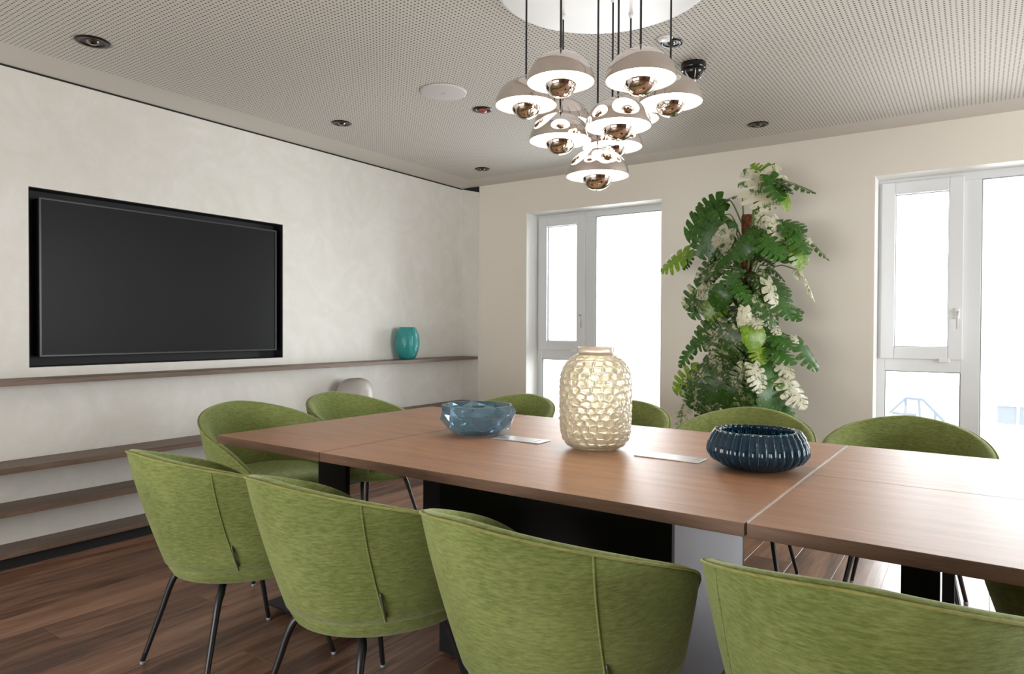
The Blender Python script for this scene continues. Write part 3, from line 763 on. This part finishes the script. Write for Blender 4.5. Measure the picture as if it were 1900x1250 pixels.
for k in range(NS+1):
    z = 0.32+(1.93-0.32)*k/NS
    rings.append([bm.verts.new(((0.033+random.uniform(-0.004, 0.004))*math.cos(2*PI*i/18), (0.033+random.uniform(-0.004, 0.004))*math.sin(2*PI*i/18), z)) for i in range(18)])
for A, B in zip(rings[:-1], rings[1:]):
    for i in range(18): bm.faces.new((A[i], A[(i+1) % 18], B[(i+1) % 18], B[i]))
bm.faces.new(rings[-1])
obj('coir_pole', bm, COIR, plant, True)
def m_leaf(name, lo, hi, g0, g1, cream):
    M = mat(name, g1, 0.32); n = N(M)
    v = n.coord((1, 1, 1), rnd=True); a = n.noise(v, 3.5, 5, 0.6, 1.2); b = n.noise(n.coord((1, 6, 1), rnd=True), 6, 4, 0.6, 1.0)
    g = n.ramp(b, [(0.35, g0), (0.65, g1)])
    t_ = n.math('ADD', n.math('MULTIPLY', a, 0.6), n.math('MULTIPLY', b, 0.4))
    mr = n.n('ShaderNodeMapRange'); mr.inputs['From Min'].default_value = lo; mr.inputs['From Max'].default_value = hi; n.l(t_, mr.inputs['Value'])
    mx = n.n('ShaderNodeMix', _data_type='RGBA'); n.l(mr.outputs[0], mx.inputs['Factor']); n.l(g, mx.inputs[6]); mx.inputs[7].default_value = (*cream, 1)
    n.l(mx.outputs[2], n.b.inputs['Base Color']); n.b.inputs['Specular IOR Level'].default_value = 0.5
    tr = n.n('ShaderNodeBsdfTranslucent'); n.l(mx.outputs[2], tr.inputs['Color']); ms = n.n('ShaderNodeMixShader'); ms.inputs[0].default_value = 0.28
    out = n.t.nodes['Material Output']; n.l(n.b.outputs[0], ms.inputs[1]); n.l(tr.outputs[0], ms.inputs[2]); n.l(ms.outputs[0], out.inputs['Surface'])
    return M
CREAM = (0.62, 0.60, 0.40)
LM = {'g': m_leaf('leaf_green', 0.60, 0.66, (0.020, 0.075, 0.012), (0.075, 0.21, 0.022), CREAM),
      'm': m_leaf('leaf_marbled', 0.52, 0.58, (0.020, 0.070, 0.014), (0.08, 0.18, 0.035), CREAM),
      'c': m_leaf('leaf_cream', 0.42, 0.48, (0.05, 0.14, 0.03), (0.2, 0.3, 0.08), (0.70, 0.66, 0.50)),
      'y': m_leaf('leaf_young', 0.52, 0.70, (0.10, 0.24, 0.015), (0.26, 0.42, 0.03), (0.62, 0.58, 0.18))}
PET = mat('petiole_green', (0.16, 0.22, 0.06), 0.5)
def leaf_mesh(kind, seed, split=True, droop=0.30):
    rn = random.Random(seed); bm = nbm(); NL = 6
    def wid(t): return 0.50*(math.sin(PI*min(1, (t*0.93+0.07))**0.78))**0.75*(1-0.10*t)
    def pos(side, t, s):
        w = wid(t); x = t*1.0; ang = rad(60-24*t+8*s)
        back = -0.16*(1-t)**3*s                                       # heart-shaped base
        X = x+s*w*math.cos(ang)*0.75+back*1.6; Y = side*s*w*(0.55+0.45*math.sin(ang)); 
        Z = -droop*(X*X)*0.9-0.55*(s*w)**2+0.10*s*w+0.012*math.sin(9*t+side)*s
        return Vector((X, Y, Z))
    for side in (-1, 1):
        for k in range(NL):
            ta, tb_ = k/NL, (k+1)/NL
            gap = rn.uniform(0.26, 0.50) if split and k < NL-1 else 0.0
            smax = rn.uniform(0.93, 1.04)
            prev = None
            for s in (0.0, 0.25, 0.45, 0.65, 0.85, 0.96, 1.0):
                g = gap*max(0, (s-0.32)/0.68)**0.55; rnd_ = (0.24 if s >= 1.0 else (0.10 if s > 0.94 else (0.03 if s > 0.8 else 0)))
                lo = ta+(tb_-ta)*(rnd_*0.6); hi = tb_-(tb_-ta)*max(g, 0)-(tb_-ta)*rnd_*0.6
                row = [bm.verts.new(pos(side, lo+(hi-lo)*q/2, s*smax)) for q in range(3)]
                if prev:
                    for q in range(2):
                        bm.faces.new((prev[q], prev[q+1], row[q+1], row[q]))
                prev = row
    bmesh.ops.remove_doubles(bm, verts=bm.verts[:], dist=0.0006)
    # midrib
    me = bpy.data.meshes.new('leaf'); bmesh.ops.recalc_face_normals(bm, faces=bm.faces[:]); bm.to_mesh(me); bm.free()
    for p_ in me.polygons: p_.use_smooth = True
    me.materials.append(LM[kind]); return me
LV = {k: [leaf_mesh(k, i*7+1, i != 2, 0.15+0.22*i) for i in range(3)] for k in 'gmcy'}
CN = []
def leaf(base, tip, w, kind, nrm, var):
    ax = (tip-base); L = ax.length; ax.normalize()
    nrm = (nrm-ax*nrm.dot(ax)).normalized(); sd = nrm.cross(ax)
    M4 = Matrix((ax*L*0.93, sd*L*w, nrm*L)).transposed().to_4x4(); M4.translation = base
    o = bpy.data.objects.new('leaf', LV[kind][var]); link(o, plant)
    o.matrix_world = Matrix.Translation(-Vector((PX, PY, 0))) @ M4 if False else M4
    o.matrix_basis = Matrix.Translation((-PX, -PY, 0)) @ M4
    CN.append(base)
    # petiole from the pole
    rz = max(0.36, min(1.86, base.z-0.10-0.10*random.random())); d = (base-Vector((PX, PY, 0)))
    side = Vector((d.x, d.y, 0)); side = side.normalized() if side.length > 0.01 else Vector((1, 0, 0))
    root = Vector((0, 0, rz))+side*0.03; end = base-Vector((PX, PY, 0))
    mid = root*0.45+end*0.55+Vector((0, 0, 0.05+0.1*d.xy.length))
    bm = nbm(); tube(bm, smooth_path([root, mid, end], 4), [0.0055]*4+[0.0042]*5, 5); obj('petiole', bm, PET, plant, True)
LS = [  # base px, tip px, width, kind, depth offset, normal (left/right, towards camera, up), variant
 (1412,318,1426,394,1.25,'c',-.02,(-.2,1,.2),0),(1428,326,1455,372,.9,'g',-.03,(.1,1,.2),0),(1414,334,1397,300,1.0,'y',0,(-.2,1,0),1),(1420,330,1430,306,.8,'y',.02,(0,1,0),2),
 (1434,332,1478,345,.8,'m',0,(0,.35,1),1),(1455,336,1520,352,.5,'m',-.02,(0,.45,1),0),(1440,340,1476,372,.6,'y',-.01,(.3,1,.3),2),
 (1376,362,1320,368,.5,'m',.02,(0,.35,1),1),(1340,372,1284,402,1.1,'g',.04,(-.1,1,.6),0),(1344,398,1262,436,1.25,'g',-.02,(-.2,1,.5),0),(1340,412,1290,480,1.15,'g',-.06,(-.3,1,.3),0),
 (1352,425,1326,470,.8,'c',-.08,(-.2,1,.2),2),(1348,440,1318,486,1.0,'m',-.02,(-.4,1,.2),0),
 (1408,440,1346,458,1.15,'g',-.22,(-.1,.9,.8),2),(1400,448,1366,476,1.1,'g',-.25,(-.1,1,.4),1),(1412,442,1462,468,1.15,'g',-.24,(.1,1,.6),1),(1430,432,1470,470,.9,'m',-.14,(.2,1,.3),0),
 (1440,414,1498,412,1.3,'g',-.10,(.2,.8,.8),1),(1462,420,1508,470,1.0,'g',-.12,(.5,1,.3),0),(1478,440,1500,494,1.0,'y',-.10,(.4,1,.1),1),(1480,438,1466,488,1.1,'g',-.06,(.2,1,.1),2),
 (1432,404,1454,452,.7,'c',-.16,(.2,1,.2),0),(1410,400,1424,426,.8,'c',-.05,(0,1,.4),1),(1500,446,1546,480,.38,'m',-.05,(.3,.5,1),0),(1500,442,1512,462,.8,'c',-.06,(.5,1,.3),1),
 (1278,466,1218,502,.9,'y',.05,(-.1,.7,.9),0),(1284,470,1266,500,.6,'g',.05,(-.3,1,.3),1),(1340,478,1284,522,.9,'m',-.04,(-.2,.8,.8),0),(1330,490,1290,530,.8,'g',.04,(-.3,1,.5),1),
 (1318,528,1262,572,1.05,'m',-.10,(-.3,1,.6),0),(1322,540,1276,592,.9,'g',-.08,(-.4,1,.3),0),(1312,532,1294,582,.7,'c',-.12,(-.6,1,.2),2),
 (1346,536,1318,566,1.2,'g',-.20,(-.2,1,.4),2),(1340,556,1306,594,1.0,'y',-.12,(-.3,1,.1),0),(1360,508,1344,546,1.0,'g',-.16,(-.5,1,.3),0),(1366,528,1398,556,1.0,'g',-.22,(.2,1,.5),1),
 (1374,500,1352,530,.9,'m',-.10,(-.2,1,.4),1),(1418,500,1440,530,.9,'m',-.06,(.2,1,.5),1),(1424,516,1474,536,.9,'g',.02,(.2,.8,.9),1),(1432,530,1476,590,1.1,'g',-.10,(.5,1,.5),0),
 (1424,520,1452,580,.55,'c',-.16,(.3,1,.1),1),(1442,560,1492,592,.9,'g',-.06,(.3,1,.8),0),(1480,492,1526,562,.24,'c',-.05,(1,.6,.2),0),(1478,500,1484,516,.9,'c',-.06,(0,1,.2),1),
 (1396,548,1424,590,1.0,'m',-.20,(.1,1,.4),0),(1410,560,1444,600,1.0,'m',-.18,(.3,1,.4),1),(1382,570,1384,608,.75,'c',-.28,(0,1,.1),2),(1390,586,1414,602,1.1,'c',-.24,(.1,1,.3),1),
 (1392,604,1412,640,1.2,'y',-.26,(.1,1,.2),2),(1346,592,1288,622,1.1,'g',-.12,(-.2,1,.8),0),(1330,606,1276,640,1.0,'g',-.10,(-.3,1,.6),1),(1352,606,1306,652,1.1,'m',-.16,(-.2,1,.5),0),
 (1290,636,1256,684,.5,'g',-.02,(-.6,1,.3),0),(1348,632,1318,676,.8,'c',-.18,(-.3,1,.2),1),(1372,620,1330,672,1.15,'m',-.24,(-.1,1,.4),1),(1362,640,1342,686,.9,'m',-.20,(-.1,1,.2),0),
 (1432,600,1452,622,.8,'c',-.14,(.3,1,.3),1),(1428,584,1440,610,.6,'g',-.10,(.3,1,.1),2),(1478,632,1524,688,.85,'g',-.04,(.6,1,.6),0),(1474,624,1482,646,.8,'c',-.05,(.3,1,.3),1),
 (1428,616,1478,644,1.1,'g',-.16,(.3,.9,.8),0),(1424,640,1482,672,1.05,'g',-.18,(.4,.9,.8),0),(1402,640,1420,676,1.1,'y',-.24,(.2,1,.2),0),(1436,660,1478,700,.9,'c',-.14,(.5,1,.5),0),
 (1412,660,1450,720,1.1,'g',-.22,(.4,1,.3),1),(1346,664,1276,694,1.0,'m',-.14,(-.1,.9,.8),2),(1296,690,1244,728,1.0,'y',-.06,(-.2,1,.7),0),(1320,696,1270,758,1.1,'m',-.14,(-.3,1,.4),0),
 (1340,700,1306,760,1.0,'g',-.16,(-.3,1,.3),0),(1290,730,1248,792,.4,'c',-.06,(-.6,1,.2),0),(1350,700,1320,736,1.0,'g',-.12,(-.4,1,.6),1),(1384,680,1362,720,1.0,'m',-.28,(-.2,1,.3),0),
 (1398,676,1422,726,.9,'c',-.30,(.3,1,.3),1),(1394,690,1404,730,.8,'m',-.28,(0,1,.2),0),(1452,700,1502,758,1.05,'c',-.16,(.6,1,.3),0),(1444,694,1486,748,.9,'m',-.12,(.6,1,.5),0),
 (1424,704,1456,762,1.15,'g',-.24,(.3,1,.4),2),(1404,716,1430,760,1.1,'g',-.26,(.2,1,.3),1),(1370,716,1340,764,1.1,'g',-.22,(-.3,1,.3),1),(1386,730,1380,778,1.1,'m',-.24,(0,1,.2),0),
 (1330,742,1292,790,1.0,'m',-.16,(-.4,1,.4),0),(1440,742,1478,790,1.0,'g',-.16,(.4,1,.4),0),
]
for (bu, bv, tu, tv, w, kd, dy, nm, var) in LS:
    b = at_y(bu, bv, PY+dy*1.3); t2 = at_y(tu, tv, PY+dy*1.3-0.04)
    leaf(b, t2, w*1.05, kd, (RT*nm[0] - FW*nm[1] + Vector((0, 0, 1))*nm[2]).normalized(), var)
# inner and rear leaves that fill the column on every side
rn = random.Random(5)
for i in range(58):
    z = 0.50+1.30*i/57+rn.uniform(-.03, .03); a = i*2.4+rn.uniform(-.4, .4)
    r_ = rn.uniform(0.08, 0.17); L = rn.uniform(0.15, 0.24)*(1 if z > 0.6 else 0.9)
    b = Vector((PX+r_*math.cos(a), PY+r_*math.sin(a)*0.9, z+0.06)); d = Vector((math.cos(a+rn.uniform(-.5, .5)), math.sin(a+rn.uniform(-.5, .5))*0.75, rn.uniform(-.75, -.1))).normalized()
    tp = b+d*L
    if tp.y > YB-0.06: tp.y = YB-0.06
    leaf(b, tp, rn.uniform(.7, .95), rn.choice('ggggmmm'), Vector((math.cos(a)*0.6, math.sin(a)*0.6-0.3, 0.9)), rn.randrange(3))

# ------------------------------------------------------------------ outside, bleached by the daylight
EXW = mat('render_white', (0.86, 0.87, 0.88), 0.9); EXR = mat('roof_pale', (0.60, 0.63, 0.66), 0.9); EXD = mat('timber_grey', (0.24, 0.26, 0.29), 0.8); EXG = mat('pale_glazing', (0.26, 0.28, 0.31), 0.5)
o = obj('ground', boxbm(-60, 60, 8, 120, -7.2, -7.0), mat('pale_ground', (0.7, 0.7, 0.7), 0.95)); o['kind'] = 'structure'
def quadbox(bm, P, y0, y1):
    A = [bm.verts.new((p.x, y0, p.z)) for p in P]; B = [bm.verts.new((p.x, y1, p.z)) for p in P]
    bm.faces.new(A); bm.faces.new(B[::-1]); n = len(P)
    for i in range(n): bm.faces.new((A[i], B[i], B[(i+1) % n], A[(i+1) % n]))
YA = 24.0
bo = thing('gabled_house', 'pale half-timbered gable beyond the right window', 'building', (-1.8, YA, -7.0))
def rel(bm_, o_): bmesh.ops.translate(bm_, verts=bm_.verts[:], vec=-Vector(o_.location)); return bm_
P = [at_y(u, v, YA) for u, v in ((1635, 762), (1675, 724), (1724, 730), (1775, 782))]
P += [Vector((P[-1].x, 0, -7)), Vector((P[0].x, 0, -7))]
bm = nbm(); quadbox(bm, P, YA, YA+7); obj('gable_wall', rel(bm, bo), EXW, bo)
for a, b in (((1650, 766), (1681, 738)), ((1681, 738), (1712, 741)), ((1712, 741), (1752, 782)), ((1681, 740), (1680, 775)), ((1705, 741), (1707, 778)), ((1656, 766), (1700, 770)), ((1735, 764), (1735, 785))):
    bm = nbm(); tube(bm, [at_y(*a, YA-0.05), at_y(*b, YA-0.05)], 0.035, 4); obj('timber_beam', rel(bm, bo), EXD, bo)
YA2 = 20.0
bo = thing('rendered_house', 'white rendered house with a shuttered window beyond the right pane', 'building', (1.5, YA2, -7.0))
a = at_y(1836, 700, YA2); bm = nbm(); box(bm, a.x, a.x+9, YA2, YA2+6, -7, a.z); obj('house_wall', rel(bm, bo), EXW, bo)
a = at_y(1847, 729, YA2); b = at_y(1925, 790, YA2); c = at_y(1847, 752, YA2)
bm = nbm(); box(bm, a.x, b.x, YA2-0.08, YA2-0.001, c.z, a.z); wn_ = obj('shutter_box', rel(bm, bo), EXW, bo)
bm = nbm(); box(bm, a.x+0.04, b.x, YA2-0.03, YA2-0.001, b.z, c.z-0.01); wn_ = obj('house_window', rel(bm, bo), EXG, bo)
d = at_y(1889, 760, YA2)
bm = nbm(); box(bm, d.x-0.03, d.x+0.03, YA2-0.06, YA2-0.031, b.z, c.z-0.01); obj('window_mullion', rel(bm, bo), EXW, wn_)
YA3 = 22.0
bo = thing('flat_roof_block', 'low pale flat-roofed block beyond the left window', 'building', (-8.0, YA3, -7.0))
a = at_y(1174, 650, YA3); bm = nbm(); box(bm, a.x, a.x+4, YA3, YA3+4, -7, a.z-0.12); obj('block_wall', rel(bm, bo), EXW, bo)
bm = nbm(); box(bm, a.x-0.1, a.x+4.1, YA3-0.15, YA3+4.1, a.z-0.119, a.z); obj('roof_edge', rel(bm, bo), EXR, bo)
